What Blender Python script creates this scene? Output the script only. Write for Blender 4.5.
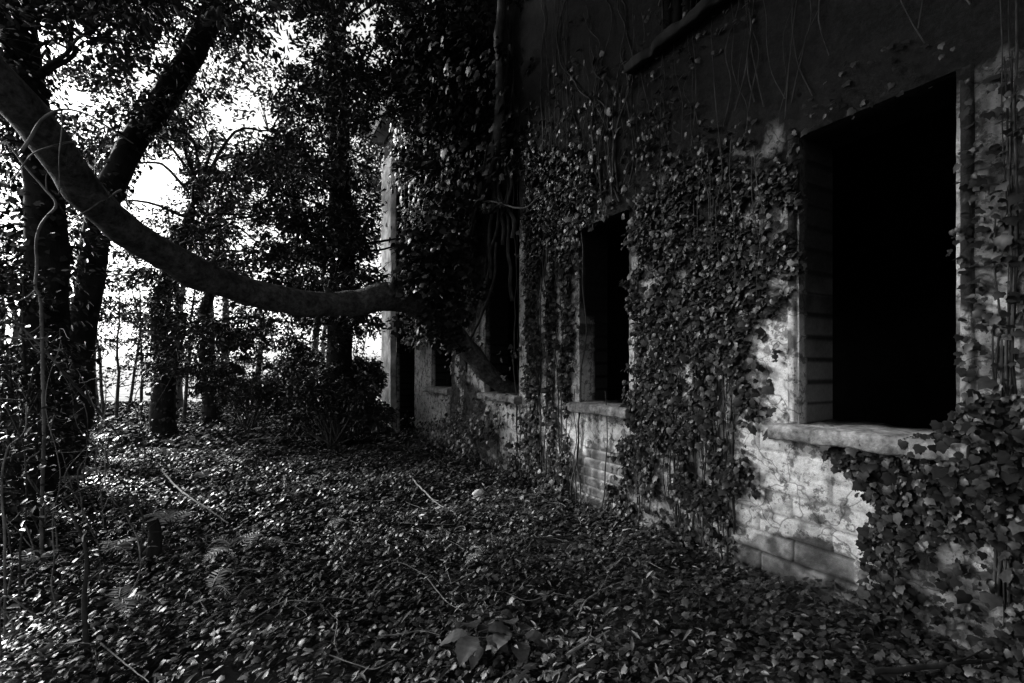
import bpy, math, random
import numpy as np
from mathutils import Vector
random.seed(7)
RNG = np.random.default_rng(11)
R = math.radians
for o in list(bpy.data.objects):
    bpy.data.objects.remove(o)
sc = bpy.context.scene
C = sc.collection

# ------------------------------------------------------------------ camera
F, CX, HY, CAMH = 480.0, 512.0, 368.0, 1.4
cd = bpy.data.cameras.new('camera')
cam = bpy.data.objects.new('camera', cd)
C.objects.link(cam)
cam.location = (0, 0, CAMH)
cam.rotation_euler = (R(90), 0, 0)
cd.sensor_width = 36
cd.lens = F / 1024 * 36
cd.shift_y = (HY - 341.5) / 1024
cd.clip_start, cd.clip_end = 0.05, 3000
sc.camera = cam

# ------------------------------------------------------------------ sky, sun, exposure
SUN_EL, SUN_AZ = 24.0, 295.0          # low light from the left, under the tree canopy
SUN_STRENGTH, SUN_ANGLE, SKY_STRENGTH, EXPOSURE = 4.5, 11.0, 0.15, 1.05
w = bpy.data.worlds.new('World')
sc.world = w
w.use_nodes = True
nt = w.node_tree
nt.nodes.clear()
sky = nt.nodes.new('ShaderNodeTexSky')
sky.sky_type = 'NISHITA'
sky.sun_disc = False
sky.sun_elevation = R(SUN_EL)
sky.sun_rotation = R(SUN_AZ)
sky.dust_density = 3.0
bw = nt.nodes.new('ShaderNodeRGBToBW')       # the photograph is black and white
bg = nt.nodes.new('ShaderNodeBackground')
bg.inputs['Strength'].default_value = SKY_STRENGTH
wo = nt.nodes.new('ShaderNodeOutputWorld')
nt.links.new(sky.outputs[0], bw.inputs[0])
nt.links.new(bw.outputs[0], bg.inputs[0])
nt.links.new(bg.outputs[0], wo.inputs[0])
sd = bpy.data.lights.new('sun', 'SUN')
sd.energy = SUN_STRENGTH
sd.angle = R(SUN_ANGLE)
sun = bpy.data.objects.new('sun', sd)
C.objects.link(sun)
_d = Vector((math.sin(R(SUN_AZ)) * math.cos(R(SUN_EL)), math.cos(R(SUN_AZ)) * math.cos(R(SUN_EL)), math.sin(R(SUN_EL))))
sun.rotation_euler = _d.to_track_quat('Z', 'Y').to_euler()
sun.location = (-12, 3, 12)
vs = sc.view_settings
vs.view_transform = 'Standard'
vs.look = 'None'
vs.exposure = EXPOSURE
vs.gamma = 1
cy = sc.cycles
cy.max_bounces, cy.diffuse_bounces, cy.glossy_bounces = 5, 3, 2
cy.transmission_bounces = 1
cy.transparent_max_bounces = 4
cy.use_denoising = True
cy.denoising_prefilter = 'NONE'
cy.use_adaptive_sampling = False
cy.denoising_input_passes = 'RGB_ALBEDO_NORMAL'
cy.caustics_reflective = cy.caustics_refractive = False


# ------------------------------------------------------------------ helpers
def P(x, y, z):
    "photo pixel at a depth in metres -> point in the place"
    return np.array(((x - CX) / F * z, z, CAMH + (HY - y) / F * z))


_LAT = np.random.default_rng(3).random((64, 64, 64))


def noise3(p, scale=1.0):
    q = np.asarray(p, float) * scale + 100.37
    i = np.floor(q).astype(int)
    f = q - i
    f = f * f * (3 - 2 * f)
    out = 0
    for dx in (0, 1):
        for dy in (0, 1):
            for dz in (0, 1):
                wgt = (f[..., 0] if dx else 1 - f[..., 0]) * (f[..., 1] if dy else 1 - f[..., 1]) * (f[..., 2] if dz else 1 - f[..., 2])
                out = out + wgt * _LAT[(i[..., 0] + dx) % 64, (i[..., 1] + dy) % 64, (i[..., 2] + dz) % 64]
    return out


def fbm(p, scale=1.0, n=4):
    t, a, s = 0, 1.0, 0
    for k in range(n):
        t = t + a * noise3(p, scale * 2.03 ** k)
        s += a
        a *= .5
    return t / s


def n2(a, b, scale, n=3, off=0.0):
    return fbm(np.stack([a, b, np.full_like(a, off)], -1), scale, n)


def sstep(x, a, b):
    t = np.clip((x - a) / (b - a), 0, 1)
    return t * t * (3 - 2 * t)


class MB:
    "collects shapes into one mesh"
    def __init__(s):
        s.v, s.l, s.c, s.n, s.att = [], [], [], 0, []

    def add(s, verts, faces, val=None):
        verts = np.asarray(verts, float).reshape(-1, 3)
        if isinstance(faces, np.ndarray):
            s.l.append((faces + s.n).ravel())
            s.c.append(np.full(len(faces), faces.shape[1]))
        else:
            for f in faces:
                s.l.append(np.asarray(f) + s.n)
                s.c.append(np.array([len(f)]))
        s.v.append(verts)
        s.n += len(verts)
        s.att.append(np.full(len(verts), .5) if val is None else np.broadcast_to(np.asarray(val, float), (len(verts),)))

    def box(s, x0, x1, y0, y1, z0, z1, j=0.0):
        v = np.array([(x, y, z) for x in (x0, x1) for y in (y0, y1) for z in (z0, z1)], float)
        v += (RNG.random(v.shape) - .5) * 2 * j
        s.add(v, np.array([(0, 1, 3, 2), (4, 6, 7, 5), (0, 4, 5, 1), (2, 3, 7, 6), (0, 2, 6, 4), (1, 5, 7, 3)]), RNG.random())

    def tube(s, pts, rad, sides=8, sub=6, wob=0.0, bark=0.0):
        pts = np.asarray(pts, float)
        rad = np.broadcast_to(np.asarray(rad, float), (len(pts),))
        if sub > 1 and len(pts) > 2:
            pp = np.vstack([2 * pts[0] - pts[1], pts, 2 * pts[-1] - pts[-2]])
            o, r = [], []
            for i in range(len(pts) - 1):
                a, b, c, d = pp[i:i + 4]
                for t in np.arange(sub) / sub:
                    o.append(.5 * (2 * b + (c - a) * t + (2 * a - 5 * b + 4 * c - d) * t * t + (3 * b - a - 3 * c + d) * t ** 3))
                    r.append(rad[i] * (1 - t) + rad[i + 1] * t)
            o.append(pts[-1])
            r.append(rad[-1])
            pts, rad = np.array(o), np.array(r)
        if wob:
            k = noise3(pts, 1 / max(wob * 12, .02))
            k2 = noise3(pts + 31.7, 1 / max(wob * 12, .02))
            pts = pts + wob * (np.stack([k, k2, noise3(pts + 77.1, 1 / max(wob * 12, .02))], -1) - .5) * 2
        t = np.gradient(pts, axis=0)
        t /= np.linalg.norm(t, axis=1)[:, None] + 1e-9
        ref = np.array([0.13, 0.2, 1.0]) if abs(t[:, 2]).mean() < .8 else np.array([1.0, .21, .1])
        a = np.cross(t, ref)
        a /= np.linalg.norm(a, axis=1)[:, None] + 1e-9
        b = np.cross(t, a)
        an = np.arange(sides) * 2 * math.pi / sides
        ring = a[:, None] * np.cos(an)[None, :, None] + b[:, None] * np.sin(an)[None, :, None]
        rr = rad[:, None]
        if bark:
            q = pts[:, None] + ring * rr[..., None]
            rr = rr * (1 + bark * (fbm(q, 3.0, 3) - .5) * 2 + bark * .6 * (noise3(q * np.array([9, 9, 2.0]), 1) - .5))
        v = pts[:, None] + ring * rr[..., None]
        n, m = len(pts), sides
        i, j = np.meshgrid(np.arange(n - 1), np.arange(m), indexing='ij')
        f = np.stack([i * m + j, i * m + (j + 1) % m, (i + 1) * m + (j + 1) % m, (i + 1) * m + j], -1).reshape(-1, 4)
        s.add(v, f)
        s.add(v[0], [tuple(range(m))])
        s.add(v[-1], [tuple(range(m))[::-1]])
        return pts

    def leaves(s, pos, nor, tip, size, tpl, rnd):
        "leaf templates (x across, y along, z up) at points; tip = rough direction of the leaf's tip"
        tv, tf = tpl
        N = len(pos)
        nor = nor / (np.linalg.norm(nor, axis=1)[:, None] + 1e-9)
        tip = tip - nor * (tip * nor).sum(1)[:, None]
        tip /= np.linalg.norm(tip, axis=1)[:, None] + 1e-9
        xx = np.cross(tip, nor)
        asp = RNG.uniform(.85, 1.15, (N, 1))
        curl = RNG.uniform(.2, 1.8, (N, 1))
        v = pos[:, None] + size[:, None, None] * (tv[None, :, 0, None] * (xx * asp)[:, None] + tv[None, :, 1, None] * tip[:, None] + tv[None, :, 2, None] * (nor * curl)[:, None])
        M = len(tv)
        f = (tf[None] + (np.arange(N) * M)[:, None, None]).reshape(-1, tf.shape[1])
        s.add(v.reshape(-1, 3), f, np.repeat(rnd, M))

    def mesh(s, name, smooth=False):
        me = bpy.data.meshes.new(name)
        v = np.concatenate(s.v)
        l = np.concatenate(s.l).astype(np.int32)
        c = np.concatenate(s.c).astype(np.int32)
        me.vertices.add(len(v))
        me.vertices.foreach_set('co', v.ravel().astype(np.float32))
        me.loops.add(len(l))
        me.loops.foreach_set('vertex_index', l)
        me.polygons.add(len(c))
        st = np.concatenate([[0], np.cumsum(c)[:-1]]).astype(np.int32)
        me.polygons.foreach_set('loop_start', st)
        me.polygons.foreach_set('loop_total', c)
        at = me.attributes.new('rnd', 'FLOAT', 'POINT')
        at.data.foreach_set('value', np.concatenate(s.att).astype(np.float32))
        if smooth:
            me.polygons.foreach_set('use_smooth', np.ones(len(c), bool))
        me.update(calc_edges=True)
        me.validate()
        return me

    def build(s, name, mat, parent=None, smooth=False):
        me = s.mesh(name, smooth)
        o = bpy.data.objects.new(name, me)
        me.materials.append(mat)
        C.objects.link(o)
        if parent:
            o.parent = parent
            if parent.location.length or parent.rotation_euler.z:      # shapes given in the world's frame
                if not parent.get('local'):
                    o.matrix_parent_inverse = parent.matrix_basis.inverted()
        return o


def tag(o, label, cat, group=None, kind=None):
    o['label'], o['category'] = label, cat
    if group:
        o['group'] = group
    if kind:
        o['kind'] = kind
    return o


def thing(name, label, cat, loc=(0, 0, 0), rz=0.0, group=None, local=False):
    o = bpy.data.objects.new(name, None)
    o.empty_display_size = .2
    C.objects.link(o)
    o.location = loc
    o.rotation_euler = (0, 0, rz)
    if local:
        o['local'] = 1
    return tag(o, label, cat, group)


# ------------------------------------------------------------------ materials (all neutral greys: a black and white photograph)
def newmat(name, rough=.6, spec=.5):
    m = bpy.data.materials.new(name)
    m.use_nodes = True
    b = m.node_tree.nodes['Principled BSDF']
    b.inputs['Roughness'].default_value = rough
    b.inputs['Specular IOR Level'].default_value = spec
    return m, m.node_tree, b


def nd(t, typ, **kw):
    n = t.nodes.new(typ)
    for k, v in kw.items():
        setattr(n, k, v)
    return n


def ramp(t, src, stops):
    r = nd(t, 'ShaderNodeValToRGB')
    e = r.color_ramp.elements
    e[0].position, e[0].color = stops[0][0], (*[stops[0][1]] * 3, 1)
    e[1].position, e[1].color = stops[-1][0], (*[stops[-1][1]] * 3, 1)
    for p, c in stops[1:-1]:
        k = e.new(p)
        k.color = (c, c, c, 1)
    t.links.new(src, r.inputs[0])
    return r.outputs[0]


def noise(t, scale, detail=4, vec=None, rough=.6):
    n = nd(t, 'ShaderNodeTexNoise')
    n.inputs['Scale'].default_value = scale
    n.inputs['Detail'].default_value = detail
    n.inputs['Roughness'].default_value = rough
    if vec is None:
        tc = nd(t, 'ShaderNodeTexCoord')
        vec = tc.outputs['Object']
    t.links.new(vec, n.inputs['Vector'])
    return n.outputs['Fac']


def mixc(t, fac, a, b, blend='MIX'):
    m = nd(t, 'ShaderNodeMix', data_type='RGBA', blend_type=blend)
    for sock, v in ((m.inputs['Factor'], fac), (m.inputs['A'], a), (m.inputs['B'], b)):
        if isinstance(v, (int, float)):
            sock.default_value = v if sock.type == 'VALUE' else (v, v, v, 1)
        else:
            t.links.new(v, sock)
    return m.outputs['Result']


def bump(t, b, h, strength=.5, dist=.02):
    n = nd(t, 'ShaderNodeBump')
    n.inputs['Strength'].default_value = strength
    n.inputs['Distance'].default_value = dist
    t.links.new(h, n.inputs['Height'])
    t.links.new(n.outputs[0], b.inputs['Normal'])


def leafmat(name, stops, rough=.42, spec=.5):
    m, t, b = newmat(name, rough, spec)
    a = nd(t, 'ShaderNodeAttribute', attribute_name='rnd')
    c = ramp(t, a.outputs['Fac'], stops)
    nz = noise(t, 55, 2)
    c2 = mixc(t, 1.0, c, ramp(t, nz, [(.3, .6), (.7, 1.25)]), 'MULTIPLY')
    t.links.new(c2, b.inputs['Base Color'])
    r = nd(t, 'ShaderNodeMapRange')
    t.links.new(nz, r.inputs[0])
    r.inputs[3].default_value, r.inputs[4].default_value = rough - .12, rough + .15
    t.links.new(r.outputs[0], b.inputs['Roughness'])
    return m


def barkmat(name, lo, hi, sc_=6, stretch=(1, 1, .25), rough=.8, dist=.02):
    m, t, b = newmat(name, rough, .1)
    tc = nd(t, 'ShaderNodeTexCoord')
    mp = nd(t, 'ShaderNodeMapping')
    mp.inputs['Scale'].default_value = stretch
    t.links.new(tc.outputs['Object'], mp.inputs[0])
    n1 = noise(t, sc_, 6, mp.outputs[0], .7)
    n2_ = noise(t, sc_ * .35, 3)
    c = mixc(t, 1.0, ramp(t, n1, [(.3, lo), (.7, hi)]), ramp(t, n2_, [(.35, .5), (.65, 1.2)]), 'MULTIPLY')
    t.links.new(c, b.inputs['Base Color'])
    bump(t, b, n1, .8, dist)
    return m


M = {}
M['ivy'] = leafmat('ivy_leaf', [(0, .007), (.5, .015), (.9, .027), (1, .045)], .4, .25)
M['ground_leaf'] = leafmat('ground_leaf', [(0, .012), (.5, .028), (.9, .055), (.97, .085), (1, .3)], .38, .35)
M['tree_leaf'] = leafmat('tree_leaf', [(0, .012), (.6, .028), (1, .06)], .36)
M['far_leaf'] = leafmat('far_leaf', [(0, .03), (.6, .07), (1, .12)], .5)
M['fern'] = leafmat('fern_leaf', [(0, .4), (.5, .55), (1, .68)], .4)
M['broad'] = leafmat('broad_leaf', [(0, .035), (1, .075)], .5)
M['litter'] = leafmat('dead_leaf', [(0, .03), (.7, .1), (1, .4)], .6)
M['bark'] = barkmat('bark', .012, .04, 7)
M['smooth_bark'] = barkmat('smooth_bark', .012, .14, 24, (1, 1, 1), .6, .03)
M['pale_bark'] = barkmat('pale_bark', .08, .24, 20, (1, 1, .4), .7, .004)
M['dark_twig'] = barkmat('dark_twig', .04, .09, 20, (1, 1, .4), .8, .004)
M['dry_wood'] = barkmat('dry_wood', .12, .34, 24, (1, 1, .5), .8, .003)
M['stem'] = barkmat('ivy_stem', .025, .08, 25, (1, 1, .4), .8, .004)
M['timber'] = barkmat('timber', .012, .04, 14, (1, 1, .15), .75, .004)
M['soil'] = barkmat('soil', .02, .06, 5, (1, 1, 1), .95, .03)
M['field'] = barkmat('dry_grass', .35, .5, 2, (1, 1, 1), .95, .02)
M['stone'] = barkmat('stone', .55, .75, 14, (1, 1, 1), .8, .004)
M['concrete'] = barkmat('concrete', .09, .42, 26, (1, 1, 1), .9, .012)
M['limewash'] = barkmat('limewash', .38, .74, 11, (1, 1, .5), .9, .006)
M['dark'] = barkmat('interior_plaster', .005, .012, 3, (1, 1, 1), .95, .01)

# weathered wall: whitewashed render over brick; which of the two shows is an attribute of the mesh
m, t, b = newmat('weathered_wall', 1.0, .04)
at = nd(t, 'ShaderNodeAttribute', attribute_name='cover')
tn = nd(t, 'ShaderNodeAttribute', attribute_name='tone')
al = nd(t, 'ShaderNodeAttribute', attribute_name='stain_shade')  # holds real stains and painted-in shade together
fine = noise(t, 34, 10, None, .88)
mid = noise(t, 7, 6, None, .7)
pl = ramp(t, fine, [(.28, .22), (.42, .52), (.55, .72), (.72, .86)])
pl = mixc(t, 1.0, pl, ramp(t, mid, [(.3, .55), (.5, .95), (.7, 1.1)]), 'MULTIPLY')
vo = nd(t, 'ShaderNodeTexVoronoi', feature='DISTANCE_TO_EDGE')
vo.inputs['Scale'].default_value = 3.2
tcw = nd(t, 'ShaderNodeTexCoord')
wv = nd(t, 'ShaderNodeVectorMath', operation='ADD')
nv_ = nd(t, 'ShaderNodeTexNoise')
nv_.inputs['Scale'].default_value = 5
t.links.new(tcw.outputs['Object'], nv_.inputs['Vector'])
sc3 = nd(t, 'ShaderNodeVectorMath', operation='SCALE')
sc3.inputs['Scale'].default_value = .5
t.links.new(nv_.outputs['Color'], sc3.inputs[0])
t.links.new(tcw.outputs['Object'], wv.inputs[0])
t.links.new(sc3.outputs[0], wv.inputs[1])
t.links.new(wv.outputs[0], vo.inputs['Vector'])
pl = mixc(t, 1.0, pl, ramp(t, vo.outputs['Distance'], [(.0, .35), (.012, .55), (.03, 1)]), 'MULTIPLY')
flake = noise(t, 9, 10, None, .72)
pl = mixc(t, 1.0, pl, ramp(t, flake, [(.53, 1), (.55, .42), (.62, .3)]), 'MULTIPLY')
pits = noise(t, 70, 3, None, .6)
pl = mixc(t, 1.0, pl, ramp(t, pits, [(.30, .45), (.40, 1)]), 'MULTIPLY')
br = mixc(t, 1.0, tn.outputs['Fac'], ramp(t, fine, [(.3, .6), (.7, 1.3)]), 'MULTIPLY')
col = mixc(t, at.outputs['Fac'], br, pl)
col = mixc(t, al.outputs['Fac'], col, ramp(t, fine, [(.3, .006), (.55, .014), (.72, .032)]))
t.links.new(col, b.inputs['Base Color'])
hh = mixc(t, .5, fine, mid)
bump(t, b, mixc(t, .35, hh, flake), 1.0, .016)
M['wall'] = m

# ------------------------------------------------------------------ leaf shapes
_o = [(0, -.2), (.24, -.3), (.48, -.12), (.42, .1), (.45, .32), (.25, .42), (0, .78), (-.25, .42), (-.45, .32), (-.42, .1), (-.48, -.12), (-.24, -.3)]
IVY = (np.array([(0, .08, .02)] + [(x, y, -.34 * (x * x + .7 * (y - .1) ** 2) + .02 * ((i % 2) - .5)) for i, (x, y) in enumerate(_o)]),
       np.array([(0, i + 1, (i + 1) % 12 + 1) for i in range(12)]))
IVY3 = (np.array([(0, -.2, 0), (.42, -.1, -.06), (.3, .25, -.05), (0, .7, -.1), (-.3, .25, -.05), (-.42, -.1, -.06)], float),
        np.array([(0, 1, 2, 3), (0, 3, 4, 5)]))
OVAL = (np.array([(0, -.5, 0), (.2, -.2, .05), (.22, .12, .06), (0, .55, -.1), (-.22, .12, .06), (-.2, -.2, .05)], float),
        np.array([(0, 1, 2, 3), (0, 3, 4, 5)]))
LANCE = (np.array([(0, 0, 0), (.12, .3, .04), (.1, .6, .02), (0, 1, -.12), (-.1, .6, .02), (-.12, .3, .04)], float),
         np.array([(0, 1, 2, 3), (0, 3, 4, 5)]))


def rdir(n):
    v = RNG.normal(size=(n, 3))
    return v / np.linalg.norm(v, axis=1)[:, None]


# ------------------------------------------------------------------ the wall's frame
UX, UY = -262 / math.hypot(262, F), F / math.hypot(262, F)     # along the wall, away from the camera
NX, NY = -UY, UX                                               # out of the wall, towards the garden
K = F * CAMH / .43
Z0 = K / (957 - 250)
P0 = np.array(((957 - CX) / F * Z0, Z0, 0.0))
RZ = math.atan2(UY, UX)


def s_of(x):
    return (K / (x - 250) - Z0) / UY


def wpt(s, d, h):
    s, d, h = np.broadcast_arrays(np.asarray(s, float), d, h)
    return np.stack([P0[0] + UX * s + NX * d, P0[1] + UY * s + NY * d, h], -1)


def px_of(p):
    return CX + F * p[..., 0] / p[..., 1], HY - F * (p[..., 2] - CAMH) / p[..., 1]


def wall_px(x, y):
    "photo pixel on the wall plane -> (s, height)"
    z = K / (x - 250)
    return s_of(x), CAMH + (HY - y) / F * z


def ground_h(x, y):
    x, y = np.asarray(x, float), np.asarray(y, float)
    d = (x - P0[0]) * NX + (y - P0[1]) * NY
    return (n2(x, y, .55, 3) - .5) * .22 + .05 * np.exp(-np.clip(d, 0, 9) / .5)


# ------------------------------------------------------------------ ground
def sheet(name, xs, ys, mat, dz=0.0, hf=ground_h):
    X, Y = np.meshgrid(xs, ys, indexing='ij')
    fade = np.clip(1 - (np.hypot(X, Y) - 14) / 10, 0, 1)
    Zz = hf(X, Y) * fade + dz
    n, k = X.shape
    i, j = np.meshgrid(np.arange(n - 1), np.arange(k - 1), indexing='ij')
    f = np.stack([i * k + j, (i + 1) * k + j, (i + 1) * k + j + 1, i * k + j + 1], -1).reshape(-1, 4)
    mb = MB()
    mb.add(np.stack([X, Y, Zz], -1), f)
    o = mb.build(name, mat, None, True)
    o['kind'] = 'structure'
    return o


lin = np.concatenate([[-900, -400, -200, -100, -60, -40, -30], np.arange(-24, 24.1, .3), [30, 40, 60, 100, 200, 400, 900]])
g = sheet('ground', lin, lin, M['soil'])
tag(g, 'dark woodland soil under the ivy carpet', 'ground', kind='structure')
fld = sheet('field', np.linspace(-880, 5, 60), np.linspace(19, 890, 60), M['field'], .06, lambda x, y: x * 0)
tag(fld, 'pale open grass field glimpsed beyond the trees', 'field', kind='structure')

# ------------------------------------------------------------------ the ruined building
bld = thing('ruined_building', 'derelict brick building with flaking whitewash and empty black windows', 'building', tuple(P0), RZ, local=True)
TH, TOP, S0, S1 = .35, 6.9, -4.2, s_of(384.5)
LINT = CAMH + .42 / .43 * CAMH
SILL = CAMH - .11 / .43 * CAMH + .025
LEDGE = CAMH + .78 / .43 * CAMH
OPEN = [(0.0, s_of(800), SILL, LINT), (s_of(630), s_of(580), SILL, LINT), (s_of(520), s_of(486), SILL, LINT + .9),
        (s_of(452), s_of(432), SILL, LINT), (s_of(415), s_of(397), 0.0, 5.2),
        (-.9, s_of(664), LEDGE + .06, LEDGE + 1.7)]
sl = np.unique(np.round(np.concatenate([np.arange(S0, -.3, .08), np.arange(-.3, 3.3, .015), np.arange(3.3, S1, .04), [S1], [v for o_ in OPEN for v in o_[:2]]]), 4))
hl = np.unique(np.round(np.concatenate([np.arange(-.1, 1.25, .015), np.arange(1.25, TOP, .05), [TOP], [v for o_ in OPEN for v in o_[2:]]]), 4))
S, H = np.meshgrid(sl, hl, indexing='ij')


def bricks(S, H, ch=.088, bl=.245, joint=.012):
    row = np.floor(H / ch)
    u_ = S / bl + .5 * (row % 2)
    col_ = np.floor(u_)
    fx = (u_ - col_) * bl
    fy = H - row * ch
    e = np.minimum(np.minimum(fx, bl - fx), np.minimum(fy, ch - fy)) + (n2(S, H, 30, 2) - .5) * .012
    m_ = sstep(e, joint * .3, joint * .9)
    hsh = np.modf(np.abs(np.sin(row * 12.99 + col_ * 78.2) * 43758.5))[0]
    return m_, hsh


mort, hsh = bricks(S, H)
bigm, bigh = bricks(S + .1, H + .03, .132, .43, .014)
nz = n2(S, H, 2.6, 5)
nz2 = n2(S, H, 6.5, 4, 5.0)
x_ = 250 + K / (Z0 + S * UY)
y_ = HY - F * (H - CAMH) / (Z0 + S * UY)
expo = np.zeros_like(S)                                                 # where the render has fallen off the brick
expo = np.maximum(expo, sstep(1 - np.hypot((x_ - 596) / 34, (y_ - 478) / 46), 0, .5) * 1.2)
expo = np.maximum(expo, sstep(1 - np.hypot((x_ - 790) / 95, (y_ - 565) / 42), 0, .6) * .85)
expo = np.maximum(expo, sstep(1 - np.hypot((x_ - 955) / 60, (y_ - 600) / 60), 0, .6) * .6)
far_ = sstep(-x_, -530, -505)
cover = sstep(nz * .5 + nz2 * .3 + n2(S, H, 17, 3, 33.0) * .2 - expo * .32 - .05 * far_, .30, .36)
STAIN_SHADE = sstep(H + (nz - .5) * 2.6 + (nz2 - .5) * .8, 2.0, 2.75) * .97  # stained render, with the upper wall's shade put into the colour
STAIN_SHADE = np.maximum(STAIN_SHADE, .75 * sstep(nz2 + (n2(S, H, 14, 3, 31.0) - .5) * .3 + (.3 - H) * .4, .55, .72))
STAIN_SHADE = np.maximum(STAIN_SHADE, .85 * sstep(n2(S * 7, H * .6, 1.2, 4, 9.0), .56, .66) * sstep(H, .2, 1.4))
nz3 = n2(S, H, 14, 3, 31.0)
STAIN_SHADE = np.maximum(STAIN_SHADE, .9 * far_ * sstep(n2(S * 2.2, H * .9, 2.0, 4, 41.0), .40, .50))
STAIN_SHADE = np.maximum(STAIN_SHADE, .7 * sstep(n2(S, H, 4.0, 5, 51.0) + (nz3 - .5) * .25 + .16 * sstep(.25 - H, -.3, .1), .55, .72))
STAIN_SHADE = np.maximum(STAIN_SHADE, .7 * sstep(S * -1, -.02, .1) * sstep(n2(S * 1.6, H, 4, 4, 61.0), .36, .5))
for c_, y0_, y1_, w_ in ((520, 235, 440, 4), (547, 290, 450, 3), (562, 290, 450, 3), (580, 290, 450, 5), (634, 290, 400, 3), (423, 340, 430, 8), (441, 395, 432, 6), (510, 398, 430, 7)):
    pale_lit = sstep(-np.abs(x_ - c_), -w_ - 4, -w_ - 1) * sstep(y_, y0_ - 25, y0_ + 25) * sstep(-y_, -y1_ - 10, -y1_)  # pale plaster patches; the pier's lit edge is put into the colour too
    STAIN_SHADE = STAIN_SHADE * (1 - .92 * pale_lit)
    cover = np.maximum(cover, pale_lit * .9)
near = sstep(-np.abs(x_ - 830), -120, -90) * sstep(-H, -1.03, -1.0)
STAIN_SHADE = np.where((H > 2.2) & (STAIN_SHADE > .9), .99, STAIN_SHADE)
joint_ = np.where(near > .5, bigm, mort)
disp = -.018 * (1 - joint_) * np.where(near > .5, .6 + .4 * (1 - cover), 1 - .8 * cover) + .010 * cover + (nz2 - .5) * .012 + (hsh - .5) * .006 * (1 - cover)
tone = np.where(mort > .5, .10 + .12 * hsh, .42)
tone = np.where(near > .5, np.where(bigm > .5, .17 + .22 * bigh, .07), tone)
joint_dark = (1 - bigm) * near
cover = cover * (1 - .55 * joint_dark)
disp[:, -1] = 0
n_, k_ = S.shape
V = np.stack([S, disp, H], -1)
i, j = np.meshgrid(np.arange(n_ - 1), np.arange(k_ - 1), indexing='ij')
cs, chh = (S[:-1, :-1] + S[1:, 1:]) / 2, (H[:-1, :-1] + H[1:, 1:]) / 2
keep = np.ones_like(cs, bool)
for (a, c, lo, hi) in OPEN:
    keep &= ~((cs > a) & (cs < c) & (chh > lo) & (chh < hi))
f = np.stack([i * k_ + j, i * k_ + j + 1, (i + 1) * k_ + j + 1, (i + 1) * k_ + j], -1)[keep][:, ::-1]
mb = MB()
mb.add(V, f)
nfront = n_ * k_


def quad_grid(o, a, b, na, nb, fn=None):
    "a bent sheet o + a*u + b*v"
    u, v = np.meshgrid(np.linspace(0, 1, na + 1), np.linspace(0, 1, nb + 1), indexing='ij')
    p = np.asarray(o) + u[..., None] * np.asarray(a) + v[..., None] * np.asarray(b)
    if fn:
        p = fn(p)
    i, j = np.meshgrid(np.arange(na), np.arange(nb), indexing='ij')
    kk = nb + 1
    return p, np.stack([i * kk + j, (i + 1) * kk + j, (i + 1) * kk + j + 1, i * kk + j + 1], -1).reshape(-1, 4)


# reveals of the openings: brick leaf behind the render, slightly stepped course by course
for (a, c, lo, hi) in OPEN:
    for sx, sg in ((a, 1), (c, -1)):
        def bend(p, sg=sg):
            row = np.floor(p[..., 2] / .132)
            hs = np.modf(np.abs(np.sin(row * 91.7 + 3 * sg) * 4375.5))[0]
            fy = p[..., 2] / .132 - row
            back = p[..., 1] < -.06
            p[..., 0] -= sg * back * (.012 * (np.minimum(fy, 1 - fy) > .12) * (.3 + hs) - .004) * (p[..., 1] > -.345)
            return p
        mb.add(*quad_grid((sx, .004, lo), (0, -TH, 0), (0, 0, hi - lo), 9, int((hi - lo) / .015), bend))
    mb.add(*quad_grid((a, .004, hi), (c - a, 0, 0), (0, -TH, 0), 3, 3))
    mb.add(*quad_grid((a, .004, lo), (c - a, 0, 0), (0, -TH, 0), 3, 3))
mb.add(*quad_grid((S1, 0, -.1), (0, -4.6, 0), (0, 0, TOP + .1), 6, 8))     # gable end
wall = mb.build('wall', M['wall'], bld)
nv = len(wall.data.vertices)
co = np.zeros(nv * 3, np.float32)
wall.data.vertices.foreach_get('co', co)
co = co.reshape(-1, 3)
rowh = np.modf(np.abs(np.sin(np.floor(co[:, 2] / .132) * 51.3) * 4375.5))[0]
inn = co[:, 1] < -.05
fr = co[:, 2] / .132 - np.floor(co[:, 2] / .132)
inn &= ~((co[:, 0] > 2.5) & (co[:, 0] < 3.2) & (co[:, 1] > -.17) & (co[:, 2] < 1.9 + .3 * rowh))
ext = {'cover': np.where(inn, .0, .95), 'tone': np.where(np.minimum(fr, 1 - fr) < .1, .02, .07 + .06 * rowh) * np.where(co[:, 0] > 1, .35, 2.0), 'stain_shade': np.clip(.12 + .8 * sstep(co[:, 2] + .35 * (rowh - .5) + .5 * (n2(co[:, 2] * 1.0, co[:, 1] * 1.0, 7, 4) - .5), 1.15, 2.0), 0, .92)}  # shade of the reveals put into the colour, deeper higher up and farther along
for nm, arr in (('cover', cover), ('tone', tone), ('stain_shade', STAIN_SHADE)):
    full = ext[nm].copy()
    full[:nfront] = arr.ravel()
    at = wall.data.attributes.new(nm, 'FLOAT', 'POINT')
    at.data.foreach_set('value', full.astype(np.float32))

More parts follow.
